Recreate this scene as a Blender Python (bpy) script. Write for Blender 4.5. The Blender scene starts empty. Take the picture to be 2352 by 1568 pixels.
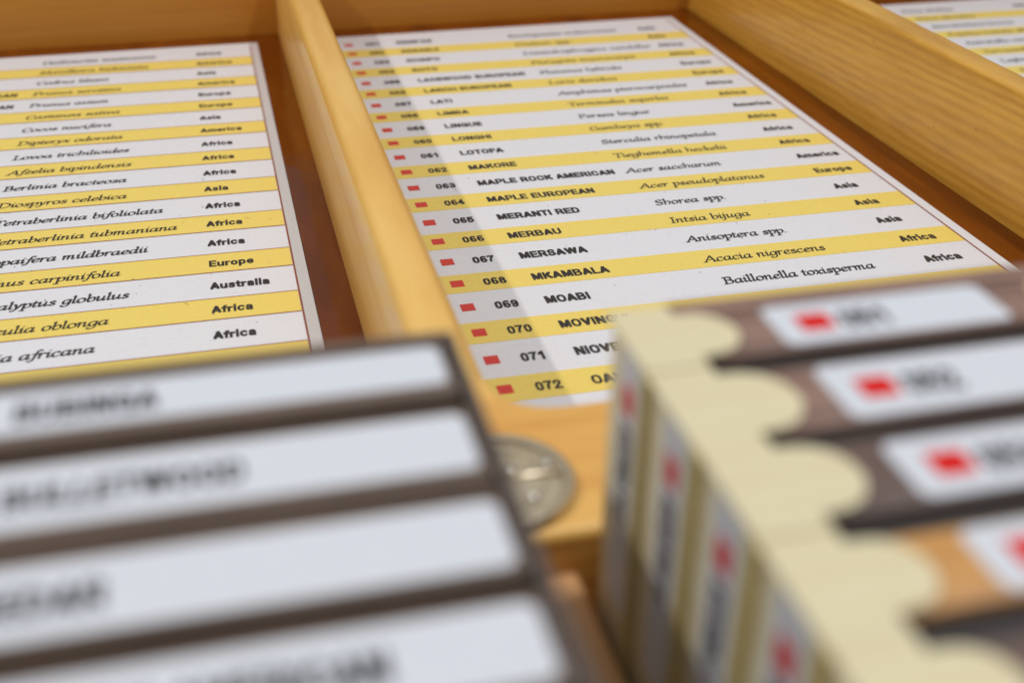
import bpy, bmesh, math, random
from mathutils import Vector, Matrix

# ------------------------------------------------------------------ camera, light, exposure
S = 0.008                       # one list row is 8 mm; all lengths below are in rows
sc = bpy.context.scene
COL = sc.collection
cam_d = bpy.data.cameras.new("camera")
cam = bpy.data.objects.new("camera", cam_d)
COL.objects.link(cam)
cam.location = (-4.08828 * S, -28.54234 * S, 10.71838 * S)
cam.rotation_euler = (1.05095313, -0.01000549, -0.24283103)
cam_d.sensor_width = 36.0
cam_d.lens = 2740.98 / 2352 * 36.0
cam_d.clip_start = 0.005
cam_d.clip_end = 20
cam_d.dof.use_dof = True
cam_d.dof.focus_distance = 24.4 * S
cam_d.dof.aperture_fstop = 18.0
cam_d.dof.aperture_blades = 9
sc.camera = cam

w = bpy.data.worlds.new("World")
sc.world = w
w.use_nodes = True
wn, wl = w.node_tree.nodes, w.node_tree.links
bg = wn["Background"]
wtc = wn.new("ShaderNodeTexCoord"); wsep = wn.new("ShaderNodeSeparateXYZ"); wr = wn.new("ShaderNodeValToRGB")
wl.new(wtc.outputs["Generated"], wsep.inputs[0]); wl.new(wsep.outputs["Z"], wr.inputs[0])
wr.color_ramp.elements[0].position = 0.0; wr.color_ramp.elements[0].color = (0.10, 0.085, 0.075, 1)
wr.color_ramp.elements[1].position = 0.95; wr.color_ramp.elements[1].color = (0.95, 0.98, 1.0, 1)
e_ = wr.color_ramp.elements.new(0.45); e_.color = (0.50, 0.49, 0.48, 1)
wl.new(wr.outputs[0], bg.inputs[0])
bg.inputs[1].default_value = 0.80

def lamp(name, pos, aim, energy, size, col):
    ld = bpy.data.lights.new(name, "AREA")
    ld.shape = "DISK"; ld.size = size; ld.energy = energy; ld.color = col
    o = bpy.data.objects.new(name, ld); COL.objects.link(o)
    o.location = Vector(pos) * S
    o.rotation_euler = (Vector(aim) - Vector(pos)).to_track_quat("-Z", "Y").to_euler()
    return o
# two small spotlights over the display, one to the left, one to the right
lamp("spot_lamp", (-57.0, -10.0, 70.0), (2, -6, 0), 2.1, 0.018, (1.0, 0.97, 0.93))
lamp("spot_lamp", (22.7, -16.0, 70.0), (2, -6, 0), 1.2, 0.016, (0.98, 0.98, 1.0))
sc.view_settings.view_transform = "Standard"
sc.view_settings.look = "None"
sc.view_settings.exposure = -0.30
sc.view_settings.gamma = 1.0

# ------------------------------------------------------------------ helpers
def lin(r, g, b):
    f = lambda c: ((c / 255 + 0.055) / 1.055) ** 2.4 if c > 10 else c / 255 / 12.92
    return (f(r), f(g), f(b), 1)

def mat(name, col, rough=0.5, spec=0.5, coat=0.0):
    m = bpy.data.materials.new(name); m.use_nodes = True
    b = m.node_tree.nodes["Principled BSDF"]
    b.inputs["Base Color"].default_value = col
    b.inputs["Roughness"].default_value = rough
    b.inputs["Specular IOR Level"].default_value = spec
    b.inputs["Coat Weight"].default_value = coat
    b.inputs["Coat Roughness"].default_value = 0.08
    return m, m.node_tree.nodes, m.node_tree.links, b

def mapped(n, l, scale, rot=(0, 0, 0), loc=(0, 0, 0)):
    tc = n.new("ShaderNodeTexCoord"); mp = n.new("ShaderNodeMapping")
    mp.inputs["Scale"].default_value = [s / S for s in scale]
    mp.inputs["Rotation"].default_value = rot
    mp.inputs["Location"].default_value = loc
    l.new(tc.outputs["Object"], mp.inputs[0])
    return mp

def wood(name, dark, light, axis="y", rough=0.35, grain=1.0, coat=0.3, blotch=1.0, seed=0.0, ring=0.5, ringscale=1.0, tilt=0.0):
    m, n, l, b = mat(name, light, rough, 0.5, coat)
    long = {"x": (0.10, 1.0, 1.0), "y": (1.0, 0.10, 1.0), "z": (1.0, 1.0, 0.12)}[axis]
    mp = mapped(n, l, [v * 1.0 for v in long], rot=(tilt, 0, 0), loc=(seed, seed * 1.7, seed * .6))
    big = n.new("ShaderNodeTexNoise"); big.inputs["Scale"].default_value = 0.9 * blotch; big.inputs["Detail"].default_value = 3
    l.new(mp.outputs[0], big.inputs[0])
    wv = n.new("ShaderNodeTexWave"); wv.wave_type = "BANDS"; wv.bands_direction = "Z" if axis != "z" else "X"
    wv.inputs["Scale"].default_value = 1.1 * ringscale; wv.inputs["Distortion"].default_value = 5.0
    wv.inputs["Detail"].default_value = 2.0; wv.inputs["Detail Scale"].default_value = 0.7; wv.inputs["Detail Roughness"].default_value = 0.5
    l.new(mp.outputs[0], wv.inputs[0])
    mp2 = mapped(n, l, [v * 9.0 for v in long], loc=(seed, 0, seed))
    fine = n.new("ShaderNodeTexNoise"); fine.inputs["Scale"].default_value = 1.0; fine.inputs["Detail"].default_value = 4
    l.new(mp2.outputs[0], fine.inputs[0])
    a1 = n.new("ShaderNodeMix"); a1.data_type = "FLOAT"; a1.inputs[0].default_value = ring
    l.new(big.outputs["Fac"], a1.inputs[2]); l.new(wv.outputs["Fac"], a1.inputs[3])
    a2 = n.new("ShaderNodeMix"); a2.data_type = "FLOAT"; a2.inputs[0].default_value = 0.35 * grain
    l.new(a1.outputs[0], a2.inputs[2]); l.new(fine.outputs["Fac"], a2.inputs[3])
    r = n.new("ShaderNodeValToRGB")
    r.color_ramp.elements[0].position = 0.22; r.color_ramp.elements[0].color = dark
    r.color_ramp.elements[1].position = 0.70; r.color_ramp.elements[1].color = light
    l.new(a2.outputs[0], r.inputs[0]); l.new(r.outputs[0], b.inputs["Base Color"])
    bp = n.new("ShaderNodeBump"); bp.inputs["Strength"].default_value = 0.12; bp.inputs["Distance"].default_value = 0.03 * S
    l.new(fine.outputs["Fac"], bp.inputs["Height"]); l.new(bp.outputs[0], b.inputs["Normal"])
    return m

def paper(name, col, col2, rough=0.42, spec=0.35):
    m, n, l, b = mat(name, col, rough, spec)
    mp = mapped(n, l, (1, 1, 1))
    no = n.new("ShaderNodeTexNoise"); no.inputs["Scale"].default_value = 9; no.inputs["Detail"].default_value = 6; no.inputs["Roughness"].default_value = 0.7
    l.new(mp.outputs[0], no.inputs[0])
    r = n.new("ShaderNodeValToRGB")
    r.color_ramp.elements[0].position = 0.3; r.color_ramp.elements[0].color = col2
    r.color_ramp.elements[1].position = 0.6; r.color_ramp.elements[1].color = col
    l.new(no.outputs["Fac"], r.inputs[0]); l.new(r.outputs[0], b.inputs["Base Color"])
    bp = n.new("ShaderNodeBump"); bp.inputs["Strength"].default_value = 0.03; bp.inputs["Distance"].default_value = 0.01 * S
    l.new(no.outputs["Fac"], bp.inputs["Height"]); l.new(bp.outputs[0], b.inputs["Normal"])
    return m

M = {}
M["pine_div"] = wood("lacquered_pine", lin(214, 150, 52), lin(248, 205, 118), "y", 0.36, 0.35, 0.2, 1.1, 3.0, 0.08)
M["pine_div2"] = wood("lacquered_pine_wide_grain", lin(180, 122, 34), lin(228, 176, 74), "y", 0.36, 1.0, 0.2, 1.5, 8.0, 0.22, 1.25, 0.35)
M["pine_rail"] = wood("lacquered_pine_rail", lin(212, 142, 62), lin(240, 190, 100), "x", 0.38, 0.6, 0.25, 1.2, 5.0, 0.35)
M["pine_wall"] = wood("lacquered_pine_back", lin(176, 112, 26), lin(206, 140, 48), "x", 0.45, 0.4, 0.1, 0.8, 1.0, 0.06)
M["pine_tray"] = wood("tray_wood", lin(190, 136, 84), lin(214, 164, 112), "y", 0.5, 0.6, 0.0, 1.0, 2.0, 0.3)

m, n, l, b = mat("varnished_brown_board", lin(138, 72, 14), 0.09, 0.26)
mp = mapped(n, l, (0.5, 0.09, 1))
no = n.new("ShaderNodeTexNoise"); no.inputs["Scale"].default_value = 3; no.inputs["Detail"].default_value = 4
l.new(mp.outputs[0], no.inputs[0])
r = n.new("ShaderNodeValToRGB"); r.color_ramp.elements[0].position = .3; r.color_ramp.elements[0].color = lin(98, 44, 3)
r.color_ramp.elements[1].position = .7; r.color_ramp.elements[1].color = lin(126, 62, 5)
l.new(no.outputs["Fac"], r.inputs[0]); l.new(r.outputs[0], b.inputs["Base Color"])
n2 = n.new("ShaderNodeTexNoise"); n2.inputs["Scale"].default_value = 1.6; n2.inputs["Detail"].default_value = 3
mp2 = mapped(n, l, (1.2, 1.6, 1)); l.new(mp2.outputs[0], n2.inputs[0])
bp = n.new("ShaderNodeBump"); bp.inputs["Strength"].default_value = 0.25; bp.inputs["Distance"].default_value = 0.03 * S
l.new(n2.outputs["Fac"], bp.inputs["Height"]); l.new(bp.outputs[0], b.inputs["Normal"])
M["board"] = m

M["paper"] = paper("white_print_paper", lin(227, 227, 231), lin(222, 222, 227))
M["yellow"] = paper("yellow_print", lin(240, 214, 112), lin(236, 208, 104))
M["label"] = paper("white_label", lin(216, 220, 228), lin(212, 216, 224), 0.5)
M["ink"] = mat("black_ink", lin(48, 44, 43), 0.45, 0.4)[0]
M["red"] = mat("red_ink", lin(214, 66, 58), 0.45, 0.4)[0]
M["redl"] = mat("red_label_ink", lin(218, 14, 6), 0.5, 0.3)[0]
M["line"] = mat("brown_line", lin(150, 84, 62), 0.5, 0.3)[0]
M["cream"] = wood("cream_limewood", lin(208, 190, 142), lin(234, 227, 195), "x", 0.5, 0.8, 0.0, 1.2, 11.0, 0.12)
M["rib"] = mat("olive_cream_plastic", lin(196, 178, 118), 0.5, 0.4)[0]  # cream as it looks in shade, put into the rib colour
M["tan"] = paper("tan_wood", lin(206, 178, 150), lin(192, 162, 134), 0.5)  # far caps: the cream toned down to tan, shade included in the colour
M["walnut"] = wood("walnut_slat", lin(74, 60, 52), lin(128, 108, 94), "x", 0.45, 1.3, 0.0, 1.0, 4.0, 0.3)
M["mauve"] = wood("rose_brown_slat", lin(78, 58, 51), lin(166, 132, 117), "x", 0.45, 1.7, 0.0, 1.3, 6.0, 0.3)
M["orange"] = wood("orange_slat", lin(138, 86, 38), lin(220, 164, 94), "x", 0.45, 1.7, 0.0, 1.3, 7.0, 0.3)
M["space"] = wood("dark_spacer_wood", lin(28, 22, 20), lin(44, 36, 33), "x", 0.5, 0.8, 0.0, 1.3, 2.0, 0.2)  # near-black colour stands in for the shade between the right blocks
M["plate"] = wood("dark_end_plate", lin(66, 56, 53), lin(98, 86, 80), "y", 0.45, 1.0, 0.0, 1.3, 2.0, 0.2)
M["dark"] = wood("dark_brown_slat", lin(54, 42, 38), lin(116, 94, 86), "x", 0.45, 1.7, 0.0, 1.3, 9.0, 0.3)
m, n, l, b = mat("brushed_grey_metal", lin(206, 192, 164), 0.24, 0.6, 0.3); b.inputs["Metallic"].default_value = 0.55
M["disc"] = m
m, n, l, b = mat("grey_metal_rim", lin(196, 182, 154), 0.18, 0.6, 0.3); b.inputs["Metallic"].default_value = 0.6; M["rim"] = m

def thing(name, label, cat, loc=(0, 0, 0), group=None):
    o = bpy.data.objects.new(name, None); COL.objects.link(o)
    o.empty_display_size = 0.01
    o.location = (tray_pt(loc) if TRAY else Vector(loc)) * S
    o["label"] = label; o["category"] = cat
    if group: o["group"] = group
    return o

def wloc(o):
    v = Vector((0, 0, 0))
    while o: v = v + o.location; o = o.parent
    return v

# the tray, its samples and the catch are drawn in a smaller unit, 7.1 mm, with its own zero point
TRAY = False
TK, TO = 0.8885, Vector((-0.456, -3.182, 1.195))
def tray_pt(p): return Vector(p) * TK + TO
def obj(name, bm, m, parent, origin=None, smooth=False):
    """mesh given in row units in the world; stored relative to its own origin"""
    pw = wloc(parent)
    if TRAY:
        for v in bm.verts: v.co = v.co * TK + TO
        if origin: origin = tray_pt(origin)
    org = Vector(origin) * S if origin else pw
    for v in bm.verts: v.co = v.co * S - org
    me = bpy.data.meshes.new(name); bm.to_mesh(me); bm.free()
    me.materials.append(m)
    if smooth:
        for p in me.polygons: p.use_smooth = True
        if hasattr(me, "set_sharp_from_angle"): me.set_sharp_from_angle(angle=math.radians(35))
    o = bpy.data.objects.new(name, me); COL.objects.link(o)
    o.parent = parent; o.location = org - pw
    return o

def box(x0, x1, y0, y1, z0, z1, bev=0.0, seg=3, edges=None):
    bm = bmesh.new()
    vs = [bm.verts.new((x, y, z)) for x in (x0, x1) for y in (y0, y1) for z in (z0, z1)]
    for f in ((0, 1, 3, 2), (4, 6, 7, 5), (0, 4, 5, 1), (2, 3, 7, 6), (0, 2, 6, 4), (1, 5, 7, 3)):
        bm.faces.new([vs[i] for i in f])
    if bev:
        es = [e for e in bm.edges if edges is None or edges(e)]
        bmesh.ops.bevel(bm, geom=es, offset=bev, segments=seg, profile=0.5, affect="EDGES")
    return bm

def prism(pts, z0, z1):
    bm = bmesh.new()
    lo = [bm.verts.new((x, y, z0)) for x, y in pts]; hi = [bm.verts.new((x, y, z1)) for x, y in pts]
    bm.faces.new(hi); bm.faces.new(lo[::-1])
    k = len(pts)
    for i in range(k): bm.faces.new((lo[i], lo[(i + 1) % k], hi[(i + 1) % k], hi[i]))
    bmesh.ops.recalc_face_normals(bm, faces=bm.faces)
    return bm

def quad(x0, x1, y0, y1, z):
    bm = bmesh.new()
    bm.faces.new([bm.verts.new(p) for p in ((x0, y0, z), (x1, y0, z), (x1, y1, z), (x0, y1, z))])
    return bm

def slab(x0, x1, y0, y1, z, t=0.005): return box(x0, x1, y0, y1, z - t, z)

# ------------------------------------------------------------------ lettering
def spline(pts, k=5):
    if len(pts) == 2: return pts
    P = [pts[0]] + list(pts) + [pts[-1]]; out = []
    for i in range(1, len(P) - 2):
        p0, p1, p2, p3 = P[i - 1:i + 3]
        for j in range(k):
            t = j / k
            out.append(tuple(0.5 * ((2 * p1[c]) + (-p0[c] + p2[c]) * t + (2 * p0[c] - 5 * p1[c] + 4 * p2[c] - p3[c]) * t * t
                       + (-p0[c] + 3 * p1[c] - 3 * p2[c] + p3[c]) * t ** 3) for c in (0, 1)))
    out.append(pts[-1]); return out
def hull(ps):
    ps = sorted(set(ps))
    def half(q):
        h = []
        for p in q:
            while len(h) >= 2 and (h[-1][0] - h[-2][0]) * (p[1] - h[-2][1]) - (h[-1][1] - h[-2][1]) * (p[0] - h[-2][0]) <= 0: h.pop()
            h.append(p)
        return h
    a, b_ = half(ps), half(ps[::-1]); return a[:-1] + b_[:-1]
# heavy sans letters: every stroke is a flat rectangular (straight) or octagonal (curved) pen swept along its centre line
T, B_ = 14.5, 1.5
N = {
 "A": (13.4, [[(1.8, B_), (6.7, T)], [(6.7, T), (11.6, B_)], [(3.6, 4.6), (9.8, 4.6)]]),
 "B": (12.9, [[(2.1, B_), (2.1, T)], [(2.1, T), (7.6, T), (9.9, 12.9), (9.8, 9.8), (7.8, 8.3), (2.1, 8.3)], [(2.1, 8.3), (8.2, 8.2), (10.7, 6.4), (10.6, 3.2), (8.2, B_), (2.1, B_)]]),
 "C": (12.9, [[(10.8, 10.6), (9.4, 13.8), (6.4, T), (3.1, 13), (2.1, 8), (3.1, 3), (6.4, B_), (9.6, 2.4), (10.9, 5.4)]]),
 "D": (13.3, [[(2.1, B_), (2.1, T)], [(2.1, T), (6.6, T), (10, 12.8), (11.1, 8), (10, 3.2), (6.6, B_), (2.1, B_)]]),
 "E": (11.4, [[(2.1, B_), (2.1, T)], [(2.1, T), (9.6, T)], [(2.1, 8.1), (9.0, 8.1)], [(2.1, B_), (9.8, B_)]]),
 "F": (10.8, [[(2.1, B_), (2.1, T)], [(2.1, T), (9.4, T)], [(2.1, 7.9), (8.6, 7.9)]]),
 "G": (13.6, [[(11, 11), (9.6, 13.8), (6.4, T), (3.1, 13), (2.1, 8), (3.1, 3), (6.4, B_), (9.4, 2.4), (10.6, 4)], [(11.4, B_), (11.4, 7.2)], [(7.6, 7.4), (11.4, 7.4)]]),
 "H": (13.0, [[(2.1, B_), (2.1, T)], [(10.9, B_), (10.9, T)], [(2.1, 8), (10.9, 8)]]),
 "I": (4.6, [[(2.3, B_), (2.3, T)]]),
 "J": (11.0, [[(8.8, T), (8.8, 4.4)], [(8.8, 4.4), (7.6, 2), (5.2, B_), (2.6, 2.3), (2, 5)]]),
 "K": (13.0, [[(2.1, B_), (2.1, T)], [(10.6, T), (3.6, 7.4)], [(5.6, 9), (11.2, B_)]]),
 "L": (10.8, [[(2.1, B_), (2.1, T)], [(2.1, B_), (9.4, B_)]]),
 "M": (15.6, [[(2.1, B_), (2.1, T)], [(2.8, T), (7.8, 2.2)], [(7.8, 2.2), (12.8, T)], [(13.5, T), (13.5, B_)]]),
 "N": (13.2, [[(2.1, B_), (2.1, T)], [(2.6, T), (10.6, B_)], [(11.1, B_), (11.1, T)]]),
 "O": (13.6, [[(6.8, T), (3.2, 13), (2.1, 8), (3.2, 3), (6.8, B_), (10.4, 3), (11.5, 8), (10.4, 13), (6.8, T)]]),
 "P": (12.2, [[(2.1, B_), (2.1, T)], [(2.1, T), (7.8, T), (10.2, 12.6), (10, 8.6), (7.8, 6.8), (2.1, 6.8)]]),
 "R": (13.0, [[(2.1, B_), (2.1, T)], [(2.1, T), (8, T), (10.4, 12.8), (10.2, 9.4), (8, 7.8), (2.1, 7.8)], [(7.6, 7.4), (11, B_)]]),
 "S": (12.2, [[(10.1, 11.4), (8.8, 14), (5.6, T), (2.6, 13), (2.7, 9.8), (6, 8.2), (9.6, 6.6), (10.1, 3.4), (6.6, B_), (3, 2), (1.9, 5)]]),
 "T": (11.6, [[(1.7, T), (9.9, T)], [(5.8, T), (5.8, B_)]]),
 "U": (13.2, [[(2.1, T), (2.1, 5.4)], [(2.1, 6), (2.9, 2.6), (6.6, B_), (10.3, 2.6), (11.1, 6)], [(11.1, 5.4), (11.1, T)]]),
 "V": (13.0, [[(1.8, T), (6.5, 1.8)], [(6.5, 1.8), (11.2, T)]]),
 "W": (18.6, [[(1.8, T), (5.2, 1.8)], [(5.2, 1.8), (9.3, T)], [(9.3, T), (13.4, 1.8)], [(13.4, 1.8), (16.8, T)]]),
 "Y": (12.6, [[(1.8, T), (6.3, 7.4)], [(6.3, 7.4), (10.8, T)], [(6.3, 7.4), (6.3, B_)]]),
 "0": (11.2, [[(5.6, T), (2.8, 13), (2.1, 8), (2.8, 3), (5.6, B_), (8.4, 3), (9.1, 8), (8.4, 13), (5.6, T)]]),
 "1": (11.2, [[(6.6, B_), (6.6, T)], [(2.6, 11.2), (6.4, 13.4)]]),
 "2": (11.2, [[(2, 10.6), (3, 13.6), (5.8, T), (8.8, 13.2), (8.9, 10.2), (6, 6.4), (2.4, 2.2)], [(2.0, B_), (9.4, B_)]]),
 "3": (11.2, [[(2.2, 11.8), (3.4, 14), (6, T), (8.7, 13), (8.4, 9.4), (5.2, 8.4)], [(5.2, 8.4), (8.6, 7.4), (9, 3.6), (6.2, B_), (3.2, 2), (2, 4.6)]]),
 "4": (11.2, [[(7.2, B_), (7.2, T)], [(7.2, T), (1.9, 5.2)], [(1.9, 4.8), (9.8, 4.8)]]),
 "5": (11.2, [[(9, T), (3, T)], [(3, T), (2.4, 8)], [(2.4, 7.8), (5.8, 9.6), (8.9, 7.8), (9, 4), (6.2, B_), (3.2, 2), (2, 4.4)]]),
 "6": (11.2, [[(9, 13.2), (7.6, 14.4), (5.4, T), (2.8, 12.6), (2.1, 7), (3, 2.8), (5.8, B_), (8.8, 3.2), (8.7, 7), (5.8, 8.8), (2.6, 6.6)]]),
 "7": (11.2, [[(1.9, T), (9.2, T)], [(8.8, 13.4), (5.2, 7.4), (4.2, B_)]]),
 "8": (11.2, [[(5.6, T), (2.7, 13), (3, 9.6), (5.6, 8.4), (8.2, 9.6), (8.5, 13), (5.6, T)], [(5.6, 8.4), (2.3, 6.6), (2.5, 2.8), (5.6, B_), (8.7, 2.8), (8.9, 6.6), (5.6, 8.4)]]),
 "9": (11.2, [[(2.4, 3.8), (3.6, 1.9), (5.8, B_), (8.4, 3.4), (9.1, 9), (8.2, 13.2), (5.4, T), (2.4, 12.8), (2.5, 9), (5.4, 7.2), (8.6, 9.4)]]),
 "a": (11.0, [[(2.2, 9), (4, 10.6), (7.4, 10.2), (8.6, 7.8)], [(8.6, 8.2), (8.6, B_)], [(8.6, 6.8), (4, 6), (2, 3.8), (3.6, B_), (6.6, 2), (8.6, 4.4)]]),
 "c": (11.0, [[(9.1, 8.8), (7.6, 10.4), (5.2, 10.6), (2.4, 8.6), (2.1, 4.6), (4, 1.8), (6.6, 1.6), (8.9, 3.2)]]),
 "e": (11.2, [[(2.4, 6), (9.0, 6)], [(9.2, 6), (8.2, 9.8), (5.6, 10.6), (2.8, 9), (2.1, 6), (3, 2.6), (5.8, B_), (8.2, 2.2), (9, 3.4)]]),
 "f": (7.0, [[(6.4, 14.4), (4.4, 14), (3.6, 11.6)], [(3.5, 12), (3.5, B_)], [(1.2, 9.8), (5.8, 9.8)]]),
 "i": (4.6, [[(2.3, B_), (2.3, 10.2)], [(2.3, 14.2), (2.3, 14.6)]]),
 "l": (4.6, [[(2.3, B_), (2.3, T)]]),
 "m": (16.6, [[(2.1, B_), (2.1, 10.2)], [(2.1, 7.6), (4.6, 10.4), (7.4, 10.2), (8.2, 7.6)], [(8.3, 8), (8.3, B_)], [(8.4, 7.6), (10.8, 10.4), (13.6, 10.2), (14.4, 7.6)], [(14.5, 8), (14.5, B_)]]),
 "o": (11.2, [[(5.6, 10.6), (2.7, 9), (2.1, 6), (2.7, 3), (5.6, B_), (8.5, 3), (9.1, 6), (8.5, 9), (5.6, 10.6)]]),
 "p": (11.6, [[(2.1, -2.8), (2.1, 10.2)], [(2.4, 7.8), (4.8, 10.5), (8, 9.8), (9.5, 6), (8.2, 2.4), (5, B_), (2.4, 4)]]),
 "r": (7.6, [[(2.1, B_), (2.1, 10.2)], [(2.1, 7), (4, 9.6), (6.6, 10)]]),
 "s": (10.4, [[(8.2, 8.6), (6.8, 10.4), (3.8, 10.4), (2.3, 8.6), (4, 6.8), (7, 5.6), (8.4, 3.6), (6.6, 1.6), (3.4, 1.6), (1.9, 3.4)]]),
 "t": (7.0, [[(3.3, 13.4), (3.3, 3.6)], [(3.3, 4), (4, 1.8), (6, 1.5)], [(1.2, 9.8), (5.8, 9.8)]]),
 "u": (11.4, [[(2.1, 10.2), (2.1, 4.6)], [(2.1, 5), (3, 1.9), (6, 1.6), (9, 4)], [(9.3, B_), (9.3, 10.2)]]),
 " ": (5.4, []),
}
TRACK = 1.05
def _wid(txt): return sum(N[c][0] + TRACK for c in txt) - TRACK
XS = 3.36 / _wid("MAPLE ROCK AMERICAN")
RECT = [(-1.95, -1.5), (1.95, -1.5), (1.95, 1.5), (-1.95, 1.5)]
OCT = [(1.88 * math.cos(math.radians(a)) * 1.04, 1.38 * math.sin(math.radians(a)) * 1.04) for a in range(22, 382, 45)]
_sc = {}
def sglyph(ch):
    if ch not in _sc:
        polys = []
        for st in N[ch][1]:
            nib = RECT if len(st) == 2 else OCT
            q = spline(st, 4)
            for p, r_ in zip(q, q[1:]):
                polys.append(hull([(p[0] + a, p[1] + b_) for a, b_ in nib] + [(r_[0] + a, r_[1] + b_) for a, b_ in nib]))
        _sc[ch] = polys
    return _sc[ch]
def sans(bm, txt, x, y, z, cap=0.28, xs=1.0, right=False, place=None):
    """adds the word: left (or right) edge at x, vertical centre of the capitals at y"""
    sx, sy = XS * xs, cap / 16
    cx = x - (_wid(txt) * sx if right else 0); k = 0
    for ch in txt:
        for poly in sglyph(ch):
            k += 1; zz = z + (k % 23) * 0.00008
            ps = [(cx + px * sx, y - cap / 2 + py * sy, zz) for px, py in poly]
            bm.faces.new([bm.verts.new(place(p) if place else p) for p in ps])
        cx += (N[ch][0] + TRACK) * sx

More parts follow.
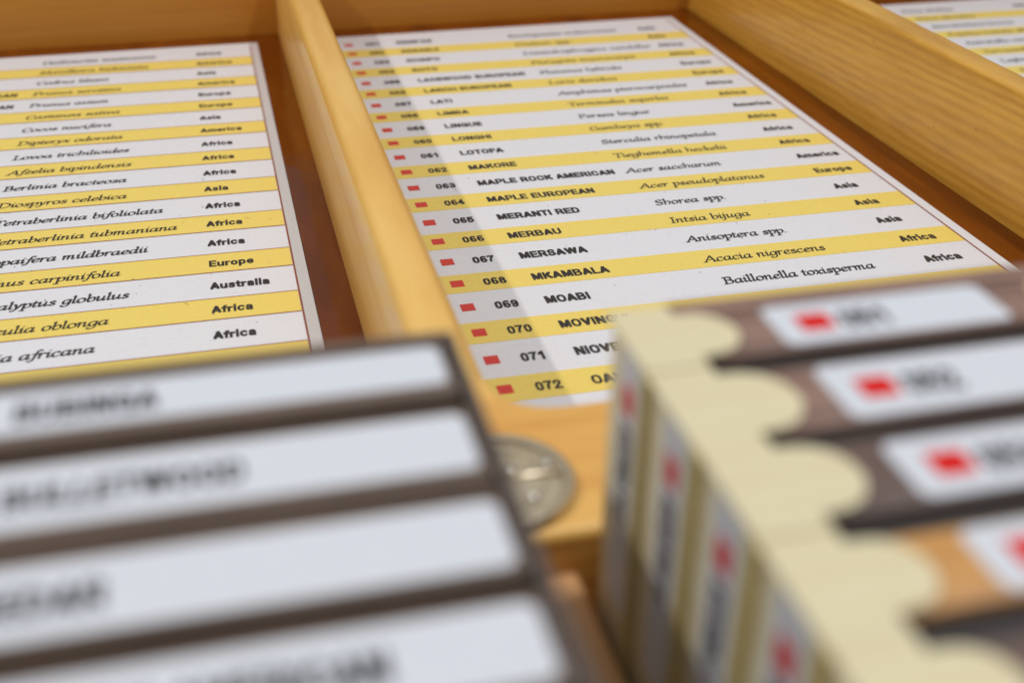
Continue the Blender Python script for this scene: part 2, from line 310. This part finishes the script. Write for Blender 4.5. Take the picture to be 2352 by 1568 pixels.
I_ = [(0.6, 8.4), (2.2, 10), (2, 2), (3, .2), (4.8, 1.8)]
BOWL = [(8.4, 8.8), (5.6, 10), (2.2, 8.4), (1, 4.4), (2.2, .6), (4.8, .7), (8.2, 5.4)]
G = {
 "a": (11, [BOWL, [(8.8, 10), (8, 2), (9, .2), (10.8, 1.8)]]),
 "b": (10, [[(.6, 16), (2, 17), (1.6, 3.4), (3, .3), (6, .5), (8.8, 3.6), (8.4, 8.4), (5.8, 10), (2, 6.4)]]),
 "c": (9, [[(8, 8), (6, 10), (2.6, 8.6), (1, 4.5), (2.6, .6), (5.2, .2), (8.2, 2.2)]]),
 "d": (11, [BOWL, [(7.2, 16.4), (8.9, 17), (8.2, 2), (9.2, .2), (10.9, 1.8)]]),
 "e": (9, [[(1.4, 4.4), (5, 5.2), (8, 7.6), (6.4, 10), (3, 8.8), (1, 4.5), (2.6, .6), (5.4, .2), (8.4, 2.2)]]),
 "f": (6.6, [[(9.4, 16), (7.2, 17.2), (5.2, 15), (4, 6), (3, -2), (1, -5), (-1.4, -4.6)], [(1.2, 9.6), (7.6, 9.6)]]),
 "g": (10, [BOWL, [(8.8, 10), (8.2, 0), (6, -5.2), (2, -5.8), (0, -3.4)]]),
 "h": (10.4, [[(.6, 16), (2, 17), (1.7, 0)], [(1.8, 6), (5, 10), (8.4, 9), (8.8, 5), (6.8, .3)]]),
 "i": (5.2, [I_, [(2.6, 14.4), (3.1, 14.6)]]),
 "j": (5, [[(.8, 8.6), (2.4, 10), (2, -2), (.6, -5.6), (-2, -5.4)], [(2.6, 14.4), (3.1, 14.6)]]),
 "k": (9, [[(.6, 16), (2, 17), (1.7, 0)], [(8, 9.8), (2, 4.6)], [(3.4, 5.8), (7, .4), (9, 1)]]),
 "l": (5, [[(.6, 16), (2, 17), (1.8, 2), (2.9, .2), (4.6, 1.6)]]),
 "m": (15.4, [[(.4, 8.6), (1.9, 10), (1.8, 0)], [(1.8, 6), (5, 10), (6.9, 9), (6.7, 0)], [(6.7, 6), (10, 10), (12, 9), (11.8, 2), (12.8, .2), (14.6, 1.8)]]),
 "n": (10.8, [[(.4, 8.6), (1.9, 10), (1.8, 0)], [(1.8, 6), (5.4, 10), (7.6, 9), (7.3, 2), (8.4, .2), (10.2, 1.8)]]),
 "o": (10, [[(5, 10), (1.8, 8.4), (1, 4.4), (2.6, .6), (5, .1), (8, 1.8), (9, 5.6), (7.6, 9), (5, 10)]]),
 "p": (10, [[(.4, 8.4), (2, 10), (1.8, -6)], [(1.8, 1), (5, .2), (8.6, 2.6), (8.8, 7.6), (6, 10), (1.8, 6)], [(-.6, -6), (4, -6)]]),
 "q": (10, [BOWL, [(8.8, 10), (8.4, -6)]]),
 "r": (7.6, [[(.4, 8.6), (1.9, 10), (1.8, 0)], [(1.8, 6), (4.6, 9.8), (7.2, 9.3)]]),
 "s": (8, [[(6.9, 8.4), (4.6, 10), (2, 8.4), (3, 6), (6, 4), (6.6, 1.6), (4, .1), (.8, 1.5)]]),
 "t": (6, [[(2.7, 13.6), (2, 2), (3, .2), (5.6, 1.6)], [(0, 9.8), (5.8, 9.8)]]),
 "u": (10.8, [[(.4, 8.6), (2, 10), (1.7, 2.4), (3.4, .2), (7.6, 5)], [(8.2, 10), (7.7, 2), (8.7, .2), (10.4, 1.8)]]),
 "v": (9, [[(.4, 9), (2, 9.8), (3.8, .4), (7, 5), (8, 10)]]),
 "x": (9, [[(.8, 9), (2.4, 9.8), (6.2, .4), (8.4, 1.2)], [(8.2, 9.6), (.8, .4)]]),
 "y": (9, [[(.4, 9), (2, 9.8), (4, 1)], [(8.2, 10), (4.4, 0), (1, -5.4), (-1, -5)]]),
 "z": (8.6, [[(.8, 9.6), (7.8, 9.6)], [(7.8, 9.6), (.6, .4)], [(.6, .4), (8, .4)]]),
 ".": (4, [[(1.2, .5), (1.8, .9)]]), " ": (6, []),
 "A": (14, [[(-.5, 0), (8, 16)], [(8, 16), (12.2, 0)], [(2.8, 5.6), (10.6, 5.6)], [(-2, 0), (2, 0)], [(10, 0), (14.4, 0)]]),
 "B": (12.6, [[(2.6, 16), (2.6, 0)], [(0, 16), (7, 16), (10, 13.4), (8.4, 9.4), (2.8, 8.6)], [(2.8, 8.6), (8.6, 8.4), (11.4, 5), (9.6, .8), (5, 0), (0, 0)]]),
 "C": (12.6, [[(12, 13), (9, 16.2), (4, 14.8), (1, 8), (3.6, 1.2), (8, 0), (12, 2.8)]]),
 "D": (15, [[(2.6, 16), (2.6, 0)], [(0, 16), (7, 16), (13, 12), (13.4, 6), (9, .6), (0, 0)]]),
 "E": (11.6, [[(2.6, 16), (2.6, 0)], [(0, 16), (10, 16)], [(2.6, 8.4), (8, 8.4)], [(0, 0), (11, 0)]]),
 "G": (13.6, [[(12, 13), (9, 16.2), (4, 14.8), (1, 8), (3.6, 1.2), (8, 0), (12, 2.6)], [(12, 7), (12, 1.6)], [(9.6, 7), (14, 7)]]),
 "I": (7, [[(3.2, 16), (3.2, 0)], [(.6, 16), (6, 16)], [(.6, 0), (6, 0)]]),
 "K": (13, [[(2.6, 16), (2.6, 0)], [(0, 16), (5, 16)], [(0, 0), (5, 0)], [(11.6, 16), (3, 8)], [(5, 9.4), (11, .6), (13, .4)]]),
 "L": (11.4, [[(2.6, 16), (2.6, 0)], [(0, 16), (5.4, 16)], [(0, 0), (9.6, 0), (11, 3.4)]]),
 "M": (17.6, [[(2, 0), (3.2, 16)], [(3.2, 16), (8.8, 1)], [(8.8, 1), (14.8, 16)], [(14.8, 16), (15.2, 0)], [(0, 0), (4, 0)], [(13, 0), (17.4, 0)]]),
 "P": (11.8, [[(2.6, 16), (2.6, 0)], [(0, 16), (7, 16), (11, 12), (8.6, 7.6), (2.8, 7.2)], [(.2, 0), (5.4, 0)]]),
 "S": (11.6, [[(10, 13), (7, 16.2), (2.4, 14), (3.4, 9.6), (8.6, 6.6), (9.8, 2.8), (6, 0), (1, 2)]]),
 "T": (13, [[(7, 16), (7, 0)], [(.6, 12.8), (.8, 16)], [(.8, 16), (13, 16)], [(13, 16), (13.4, 12.8)], [(4.4, 0), (9.6, 0)]]),
 "U": (14, [[(2.6, 16), (2.6, 5), (5, .6), (9, .4), (12, 5), (12, 16)], [(.4, 16), (5, 16)], [(10, 16), (14, 16)]]),
}
# a broad pen held at 28 degrees: a flattened hexagon swept along each stroke
NIB = []
for a in (0, 60, 120, 180, 240, 300):
    a = math.radians(a + 15); u, v = 1.38 * math.cos(a), 0.60 * math.sin(a); c, s_ = math.cos(math.radians(24)), math.sin(math.radians(24))
    NIB.append((u * c - v * s_, u * s_ + v * c))
_gc = {}
def glyph(ch):
    if ch not in _gc:
        polys = []
        for st in G[ch][1]:
            q = spline(st)
            for p, r_ in zip(q, q[1:]):
                polys.append(hull([(p[0] + a, p[1] + b_) for a, b_ in NIB] + [(r_[0] + a, r_[1] + b_) for a, b_ in NIB]))
        _gc[ch] = polys
    return _gc[ch]
def italic(bm, txt, x, y, z, u=0.0168, xs=1.0):
    """calligraphic italic, left edge x, middle of the capitals at y"""
    cx = x; yb = y - 8 * u; k = 0
    for ch in txt:
        for poly in glyph(ch):
            k += 1; zz = z + (k % 23) * 0.00008
            bm.faces.new([bm.verts.new((cx + (px + 0.14 * py) * u * xs, yb + py * u, zz)) for px, py in poly])
        cx += G[ch][0] * u * 1.05 * xs

# ------------------------------------------------------------------ the case (lid): board, back wall, dividers, front rail
ZR = 2.90
case = thing("wooden_case", "varnished pine case with a brown glossy floor, two upright dividers and a front rail", "case", (4, -3, -0.5))
obj("floor_board", box(-16, 29, -19.28, 11.9, -0.5, 0.0), M["board"], case)
def yb(x): return 10.95 + 0.022 * x
bm = bmesh.new()
pts = [(-16, yb(-16)), (29, yb(29)), (29, yb(29) + 1.2), (-16, yb(-16) + 1.2)]
bm.free(); bm = prism(pts, 0.003, 4.6)
obj("back_wall", bm, M["pine_wall"], case)
R0 = 0.76
YI = -16.88
def divider(x0, x1, m, bev):
    y1 = yb((x0 + x1) / 2) - 0.03
    top = lambda e: all(v.co.z > 1 for v in e.verts) and abs(e.verts[0].co.x - e.verts[1].co.x) < 1e-6
    o = obj("divider", box(x0, x1, YI + R0 + 0.012, y1, 0.003, ZR, bev, 6, top), m, case, ((x0 + x1) / 2, -2, 0), True)
    return o
DL = (-2.05, -1.24); DR = (12.30, 13.06)
d1 = divider(*DL, M["pine_div"], 0.22); d1["label"] = "narrow golden divider between the left and middle lists"
d2 = divider(*DR, M["pine_div2"], 0.15); d2["label"] = "wide grained divider between the middle and right lists"
# front rail: outline from above with the routed round corners
pts = [(-16, -19.28), (29, -19.28), (29, YI)]
def arc(cx, cy, a0, a1, r=R0, k=8): return [(cx + r * math.cos(math.radians(a0 + (a1 - a0) * i / k)), cy + r * math.sin(math.radians(a0 + (a1 - a0) * i / k))) for i in range(k + 1)]
pts += arc(DR[1] + R0, YI + R0, 270, 180); pts += arc(DR[0] - R0, YI + R0, 0, -90)
pts += arc(DL[1] + R0, YI + R0, 270, 180); pts += arc(DL[0] - R0, YI + R0, 0, -90)
pts += [(-16, YI)]
bm = prism(pts, 0.003, ZR)
yend = YI + R0
es = [e for e in bm.edges if all(v.co.z > 1 for v in e.verts) and not all(abs(v.co.y - yend) < 1e-5 for v in e.verts)
      and not all(abs(v.co.x - 29) < 1e-5 for v in e.verts) and not all(abs(v.co.x + 16) < 1e-5 for v in e.verts)]
bmesh.ops.bevel(bm, geom=es, offset=0.13, segments=4, profile=0.5, affect="EDGES")
obj("front_rail", bm, M["pine_rail"], case, (4, -18, 0), True)
bm = bmesh.new(); rk = random.Random(3)
for (y, z, ln, an) in ((-1.4, 2.25, .16, .3), (-1.62, 2.17, .10, .5), (-3.1, 2.0, .07, .4), (2.4, 1.55, .34, .15), (1.9, 1.38, .12, .3), (-4.6, 1.1, .06, .2), (3.9, 1.02, .05, 1.3), (0.5, .9, .09, .2), (-6.2, 1.6, .07, .5)):
    for q in range(3):
        y0_, z0_ = y + q * ln * .3 * math.cos(an), z + q * ln * .3 * math.sin(an) + rk.uniform(-.012, .012)
        t_ = .012 + .008 * rk.random()
        bm.faces.new([bm.verts.new((DR[0] - .004, yy, zz)) for yy, zz in ((y0_, z0_), (y0_, z0_ + t_), (y0_ + ln * .36 * math.cos(an), z0_ + ln * .36 * math.sin(an) + t_ * .6), (y0_ + ln * .36 * math.cos(an), z0_ + ln * .36 * math.sin(an)))])
o = obj("grain_flecks", bm, mat("dark_fleck", lin(92, 56, 20), .8, .1)[0], d2, (DR[0], -2, 1.5)); o["kind"] = "stuff"
TRAY = True; ZR = 1.92

# round grey metal catch let into the rail
DC = (-1.36, -17.06)
def disc_bm(r, z0, z1, dome, k=48, c=DC):
    bm = bmesh.new(); rings = []
    prof = [(r, z0), (r, z1 - 0.03), (r - 0.03, z1)] + [(r * t, z1 + dome * (1 - t * t)) for t in (0.93, 0.8, 0.6, 0.4, 0.2)]
    for rr, z in prof: rings.append([bm.verts.new((c[0] + rr * math.cos(6.28318 * i / k), c[1] + rr * math.sin(6.28318 * i / k), z)) for i in range(k)])
    for a, b_ in zip(rings, rings[1:]):
        for i in range(k): bm.faces.new((a[i], a[(i + 1) % k], b_[(i + 1) % k], b_[i]))
    bm.faces.new(rings[-1]); return bm
catch = obj("round_catch", disc_bm(0.93, ZR - 0.02, ZR + 0.05, 0.07), M["disc"], case, (DC[0], DC[1], ZR), True)
catch["label"] = "round grey metal catch with a ridge across it"
bm = bmesh.new(); k = 56
prof = [(0.80, .06), (0.84, .13), (0.90, .15), (0.96, .13), (0.985, .03)]
rings = [[bm.verts.new((DC[0] + r_ * math.cos(6.28318 * i / k), DC[1] + r_ * math.sin(6.28318 * i / k), ZR + z)) for i in range(k)] for r_, z in prof]
for a, b_ in zip(rings, rings[1:]):
    for i in range(k): bm.faces.new((a[i], b_[i], b_[(i + 1) % k], a[(i + 1) % k]))
obj("rim", bm, M["rim"], catch, (DC[0], DC[1], ZR), True)
obj("ridge", box(DC[0] - .82, DC[0] + .82, DC[1] - .05, DC[1] + .07, ZR + .06, ZR + .145, .03, 3), M["rim"], catch, (DC[0], DC[1], ZR), True)
for rr in (0.28, 0.60):
    bm = bmesh.new(); k = 48; sec = [(rr - .03, .06), (rr - .012, .135 - rr * rr * .07), (rr + .012, .135 - rr * rr * .07), (rr + .03, .06)]
    rings = [[bm.verts.new((DC[0] + r_ * math.cos(6.28318 * i / k), DC[1] + r_ * math.sin(6.28318 * i / k), ZR + z)) for i in range(k)] for r_, z in sec]
    for a, b_ in zip(rings, rings[1:]):
        for i in range(k): bm.faces.new((a[i], b_[i], b_[(i + 1) % k], a[(i + 1) % k]))
    obj("embossed_ring", bm, M["rim"], catch, (DC[0], DC[1], ZR), True)
mchrome = mat("polished_pin", lin(235, 232, 225), 0.12, 0.9)[0]; mchrome.node_tree.nodes["Principled BSDF"].inputs["Metallic"].default_value = 1
for px, py in ((0.20, 0.02), (0.66, 0.06), (0.36, -0.50), (0.1, .55)):  # small polished beads added to give the catch its glints
    bm = bmesh.new(); bmesh.ops.create_uvsphere(bm, u_segments=14, v_segments=8, radius=0.075)
    for v in bm.verts: v.co += Vector((DC[0] + px, DC[1] + py, ZR + (0.17 if abs(py) < .1 else .11)))
    obj("pin", bm, mchrome, catch, (DC[0] + px, DC[1] + py, ZR), True)

TRAY = False
# ------------------------------------------------------------------ printed lists
Z0 = 0.028
def make_list(x0, x1, ytop, ybot, rows, label, dx, dy, half, tilt=0.0, lines=False):
    root = thing("printed_list", label, "printed list", ((x0 + x1) / 2, (ytop + ybot) / 2, 0.003), "printed lists of woods in the case")
    bl = x1 - 0.25 - (0.03 if dx == 0 else 0.0)
    pts = [(x0, ybot), (x1, ybot), (x1, ytop + 0.02 * (x1 - x0)), (x0, ytop)]
    obj("sheet", prism(pts, 0.004, Z0), M["paper"], root)
    zl = Z0 + 0.006
    for i, (num, nam, sci, con) in enumerate(rows):
        y = 10 - (i + 1) + dy
        if (i + 1) % 2 == 0:
            obj("yellow_stripe", slab(x0 + 0.02, bl - 0.02, y - half, y + half, zl), M["yellow"], root, ((x0 + x1) / 2, y, Z0))
            if lines:
                for yy in (y - half, y + half):
                    obj("rule_line", slab(x0 + .02, bl - .02, yy - .012, yy + .012, zl + .003), M["line"], root, ((x0 + x1) / 2, yy, Z0))
        zt = zl + 0.006
        if num:
            sq = box(dx - .13, dx + .13, y - .135, y + .135, Z0 - .001, zt)
            obj("red_square", sq, M["red"], root, (dx, y, Z0))
        cx_ = (x0 + x1) / 2
        if num:
            bm = bmesh.new(); sans(bm, num, dx + 0.52, y - 0.03, zt, 0.28, 0.93); obj("number_text", bm, M["ink"], root, (dx + .8, y, Z0))
        if nam:
            bm = bmesh.new()
            if nam[0] == "<": sans(bm, nam[1:], dx + 4.75, y - 0.03, zt, 0.285, 1.0, True)
            else: sans(bm, nam, dx + 1.51, y - 0.03, zt, 0.285)
            obj("name_text", bm, M["ink"], root, (dx + 2.5, y, Z0))
        if sci:
            bm = bmesh.new(); italic(bm, sci, dx + 5.16, y - 0.04, zt); obj("latin_text", bm, M["ink"], root, (dx + 6.5, y, Z0))
        if con: bm = bmesh.new(); sans(bm, con, dx + 9.63, y - 0.03, zt, 0.28, 1.0 if dx >= 0 else 0.92); obj("continent_text", bm, M["ink"], root, (dx + 10, y, Z0))
    obj("border_line", slab(bl - .012, bl + .022, ybot + .05, ytop - .1, zl + .004), M["line"], root, (bl, 0, Z0))
    return root

rows_m = [("051", "KEMPAS", "Koompassia malaccensis", "Asia"), ("052", "KERANJI", "Dialium spp.", "Asia"), ("053", "KOSIPO", "Entandrophragma candollei", "Africa"),
 ("054", "KOTO", "Pterygota macrocarpa", "Africa"), ("055", "LACEWOOD EUROPEAN", "Platanus hybrida", "Europe"), ("056", "LARCH EUROPEAN", "Larix decidua", "Europe"),
 ("057", "LATI", "Amphimas pterocarpoides", "Africa"), ("058", "LIMBA", "Terminalia superba", "Africa"), ("059", "LINGUE", "Persea lingue", "America"),
 ("060", "LONGHI", "Gambeya spp.", "Africa"), ("061", "LOTOFA", "Sterculia rhinopetala", "Africa"), ("062", "MAKORE", "Tieghemella heckelii", "Africa"),
 ("063", "MAPLE ROCK AMERICAN", "Acer saccharum", "America"), ("064", "MAPLE EUROPEAN", "Acer pseudoplatanus", "Europe"), ("065", "MERANTI RED", "Shorea spp.", "Asia"),
 ("066", "MERBAU", "Intsia bijuga", "Asia"), ("067", "MERSAWA", "Anisoptera spp.", "Asia"), ("068", "MKAMBALA", "Acacia nigrescens", "Africa"),
 ("069", "MOABI", "Baillonella toxisperma", "Africa"), ("070", "MOVINGUI", "", ""), ("071", "NIOVE", "", ""), ("072", "OAK", "", "")]
make_list(-0.72, 11.28, 9.96, -14.6, rows_m, "middle printed list, numbers 051 to 072 with red squares, between the two dividers", 0.0, 0.0, 0.39)
rows_l = [("", "", "Guibourtia tessmannii", "Africa"), ("", "", "Manilkara bidentata", "America"), ("", "", "Cedrus libani", "Asia"),
 ("", "<CHERRY AMERICAN", "Prunus serotina", "America"), ("", "<CHERRY EUROPEAN", "Prunus avium", "Europe"), ("", "", "Castanea sativa", "Europe"),
 ("", "", "Cocos nucifera", "Asia"), ("", "", "Dipteryx odorata", "America"), ("", "", "Lovoa trichilioides", "Africa"), ("", "", "Afzelia bipindensis", "Africa"),
 ("", "", "Berlinia bracteosa", "Africa"), ("", "", "Diospyros celebica", "Asia"), ("", "", "Tetraberlinia bifoliolata", "Africa"), ("", "", "Tetraberlinia tubmaniana", "Africa"),
 ("", "", "Copaifera mildbraedii", "Africa"), ("", "", "Ulmus carpinifolia", "Europe"), ("", "", "Eucalyptus globulus", "Australia"), ("", "", "Sterculia oblonga", "Africa"),
 ("", "", "Scottia africana", "Africa"), ("", "", "", ""), ("", "", "", "")]
make_list(-15.2, -2.80, 9.68, -14.6, rows_l, "left printed list, cropped by the picture edge, beyond the narrow divider", -14.34, 0.0, 0.43, lines=True)
rows_r = [("", "", "Pinus strobus", "America"), ("", "", "Pinus sylvestris", "Europe"), ("", "", "Microberlinia brazza", "Africa"), ("", "", "Populus tremula alba", "Europe"),
 ("", "", "Autranella congolensis", "Africa"), ("", "", "Turraeanthus africana", "Africa"), ("", "", "Lophira alata", "Africa"), ("", "", "Entandrophragma utile", "Africa"),
 ("", "", "Terminalia ivorensis", "Africa"), ("", "", "Milicia excelsa", "Africa"), ("", "", "", "Asia"), ("", "", "", "Asia")]
make_list(13.4, 25.7, 10.02, -14.6, rows_r, "right printed list in the far corner, seen above the wide divider", 14.32, 0.18, 0.38)

rnd = random.Random(7)
bm = bmesh.new()
for i in range(150):
    x, y = rnd.choice([(rnd.uniform(.8, 10.8), rnd.uniform(-12.5, 4)), (rnd.uniform(-11, -3.3), rnd.uniform(-11, 0))])
    r_ = rnd.uniform(.008, .019)
    z = Z0 + .016
    if rnd.random() < .75:
        bm.faces.new([bm.verts.new((x + r_ * math.cos(a), y + r_ * math.sin(a), z)) for a in (0, 1.2, 2.5, 3.7, 5)])
    else:
        a = rnd.uniform(0, 3.1); c = rnd.uniform(-.6, .6); q = [(x + t * math.cos(a + c * t * 8), y + t * math.sin(a + c * t * 8)) for t in (0, .05, .1, .15)]
        for p, s_ in zip(q, q[1:]): bm.faces.new([bm.verts.new(v) for v in ((p[0], p[1], z), (s_[0], s_[1], z), (s_[0] + .006, s_[1] + .006, z), (p[0] + .006, p[1] + .006, z))])
for v in bm.verts: v.co *= S
me = bpy.data.meshes.new("dust"); bm.to_mesh(me); bm.free(); me.materials.append(mat("grey_dust", lin(120, 112, 105), .9, .1)[0])
du = bpy.data.objects.new("dust", me); COL.objects.link(du); du["kind"] = "stuff"; du["label"] = "specks of dust and tiny fibres lying on the printed lists"

# ------------------------------------------------------------------ the tray with the samples
ZT = 5.0
TRAY = True
ZB = -1.37
tray = thing("sample_tray", "wooden sample tray in front of the rail with a low partition between both stacks", "tray", (3, -22, -1.9))
obj("floor", box(-12, 16, -31, -18.14, -1.9, -1.38), M["pine_tray"], tray)
top = lambda e: all(v.co.z > 1 for v in e.verts) and abs(e.verts[0].co.x - e.verts[1].co.x) < 1e-6
obj("partition", box(-2.02, -0.60, -31, -18.14, -1.375, 1.34, 0.1, 3, top), M["pine_tray"], tray, (-1.3, -24, 0), True)

# label tops / bottoms as y positions, front gap shows the front face of each slat
LAB = [(-18.73, -19.50), (-19.93, -20.84), (-21.20, -22.08), (-22.38, -23.22), (-23.52, -24.36), (-24.66, -25.5)]
SL = [(-18.66, -19.62), (-19.84, -20.93), (-21.06, -22.10), (-22.30, -23.24), (-23.44, -24.4), (-24.58, -25.5)]

SR = [(-18.72, -19.55), (-19.87, -20.85), (-21.11, -22.02), (-22.34, -23.14), (-23.5, -24.3), (-24.6, -25.4)]

def slat(x0, x1, y0, y1, zt, m, lx0, lx1, ly0, ly1, label, group, texts, red=None):
    root = thing("wood_sample", label, "wood sample", ((x0 + x1) / 2, (y0 + y1) / 2, ZB), group)
    obj("block", box(x0, x1, y1, y0, ZB, zt, 0.035, 2), m, root, ((x0 + x1) / 2, (y0 + y1) / 2, 0), True)
    r_ = 0.11; pts = []
    for cx, cy, a in ((lx1 - r_, ly0 - r_, 0), (lx0 + r_, ly0 - r_, 90), (lx0 + r_, ly1 + r_, 180), (lx1 - r_, ly1 + r_, 270)):
        pts += arc(cx, cy, a, a + 90, r_, 4)
    lb = obj("paper_label", prism(pts, zt - 0.002, zt + 0.012), M["label"], root, ((lx0 + lx1) / 2, (ly0 + ly1) / 2, zt))
    yc = (ly0 + ly1) / 2
    if red is not None:
        obj("red_square", box(red - .18, red + .18, yc - .165, yc + .165, zt + .010, zt + .018), M["redl"], lb, (red, yc, zt))
    bm = bmesh.new()
    for t, x, right in texts: sans(bm, t, x, yc - .02, zt + .018, 0.33 if right else 0.36, 1.0 if right else 1.1, right)
    obj("lettering", bm, M["ink"], lb, ((lx0 + lx1) / 2, yc, zt))
    return root

ZL = 4.8                        # the left stack is a little lower and wider spaced than the right one
def kx(x): return 1.035 * x + 0.143
def ky(y): return 1.035 * y + 0.999
LT = [("BUBINGA", kx(-4.93), True), ("BULLETWOOD", kx(-4.24), True), ("CEDAR", kx(-5.26), True), ("CHERRY AMERICAN", kx(-3.43), True)]
LL = ["dark brown wood sample labelled BUBINGA, farthest of the left stack", "dark brown wood sample labelled BULLETWOOD, second from the rail in the left stack",
      "dark brown wood sample labelled CEDAR, third from the rail in the left stack", "dark brown wood sample labelled CHERRY AMERICAN, nearest the viewer in the left stack"]
def gap_filler(parent, x0, x1, ya, yb_, zt, m):
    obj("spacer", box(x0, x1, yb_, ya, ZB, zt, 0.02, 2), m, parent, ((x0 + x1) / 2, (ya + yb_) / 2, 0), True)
for i in range(5):
    gap_filler(tray, -9.4, kx(-2.275), ky(SL[i - 1][1]) - .01 if i else -18.155, ky(SL[i][0]) + .01, ZL - .2 if i else ZL + .01, M["walnut"])
obj("end_plate", box(kx(-2.265), kx(-2.15), ky(-25.2), -18.16, ZB, ZL + .005, .03, 2), M["plate"], tray, (kx(-2.2), -22, 0), True)
for i in range(4):
    slat(-9.4, kx(-2.28) + rnd.uniform(-.015, .0), ky(SL[i][0]), ky(SL[i][1]), ZL - 0.012, M["walnut"], -8.9, kx(-2.36), ky(LAB[i][0] - .05), ky(LAB[i][1] + .05), LL[i], "labelled wood samples in the left stack", [LT[i]])
RM = ["mauve", "mauve", "dark", "orange", "dark"]
RN = ["051", "052", "053", "054", "055"]
RL = ["rose brown wood sample with red square and number 051, farthest in the right stack", "rose brown wood sample numbered 052 with red square, second in the right stack",
      "dark brown wood sample numbered 053 with red square, between rose brown and orange ones", "orange brown wood sample numbered 054 with red square, at the right picture edge",
      "dark wood sample in the bottom right corner in front of the orange one"]
NAMES = ["KEMPAS", "KERANJI", "KOSIPO", "KOTO", "LACEWOOD"]
JT = [-18.50] + [(SR[i][1] + SR[i + 1][0]) / 2 for i in range(5)]
def tooth(x0, xv, xc, ya, yb_, ja, jb, flip=1):
    c, h = (ya + yb_) / 2, (ya - yb_) / 2 - 0.02
    p = [(x0, ja), (xv, ja), (xv, ya - .01)]
    p += [(xc + flip * h * 0.95 * math.cos(math.radians(90 - 180 * q / 18)), c + h * math.sin(math.radians(90 - 180 * q / 18))) for q in range(19)]
    return p + [(xv, yb_ + .01), (xv, jb), (x0, jb)]
for i in range(5):
    root = slat(0.0, 4.45, *SR[i], ZT - 0.03, M[RM[i]], 0.98, 3.46, LAB[i][0] - .01, max(LAB[i][1], SR[i][1] + .04), RL[i], "numbered wood samples in the right stack", [(RN[i], 1.70, False)], 1.43)
    ya, yb_ = SR[i]; ja, jb = JT[i] - .006, JT[i + 1] + .006; yc = (ya + yb_) / 2
    zc = ZT + (.012, .0, .018, .006, .012)[i]
    cap = obj("end_cap", prism(tooth(-0.57, 0.06, 0.205, ya, yb_, ja, jb), ZT - .028, zc), M["cream"], root, (0, yc, ZT))
    obj("cap_side", box(-0.485, -0.02, jb, ja, ZB, ZT - .032, 0.03, 2), M["cream"], cap, (-.2, yc, 2.5), True)
    obj("rib", box(-0.56, -0.475, jb + .015, jb + .17, ZB, ZT - 0.10, 0.03, 2), M["rib"], cap, (-.5, jb, 3), True)
    lb = obj("side_label", box(-0.50, -0.484, yc - .28, yc + .29, 1.7, ZT - 0.14), M["label"], root, (-.49, yc, 3.9))
    obj("red_square", box(-0.506, -0.499, yc - .13, yc + .15, 4.16, 4.48), M["redl"], lb, (-.5, yc, 4.3))
    bm = bmesh.new()
    # the wood's name reads downwards on the side
    sans(bm, NAMES[i], 0, 0, 0, 0.32, 1.0, False, place=lambda p: (-0.506 - p[2], yc + p[1], 4.02 - p[0]))
    obj("lettering", bm, M["ink"], lb, (-.5, yc, 3.6))
    obj("far_cap", prism(tooth(4.95, 4.45, 4.28, ya, yb_, ja, jb, -1), ZT - .028, zc), M["tan"], root, (4.4, yc, ZT))
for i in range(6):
    gap_filler(tray, -0.01, 4.5, (SR[i - 1][1] if i else -18.43) - .01, SR[i][0] + .01, ZT - .10 if i else ZT - .01, M["space"] if i else M["mauve"])  # added dark pieces make the gaps read as shaded
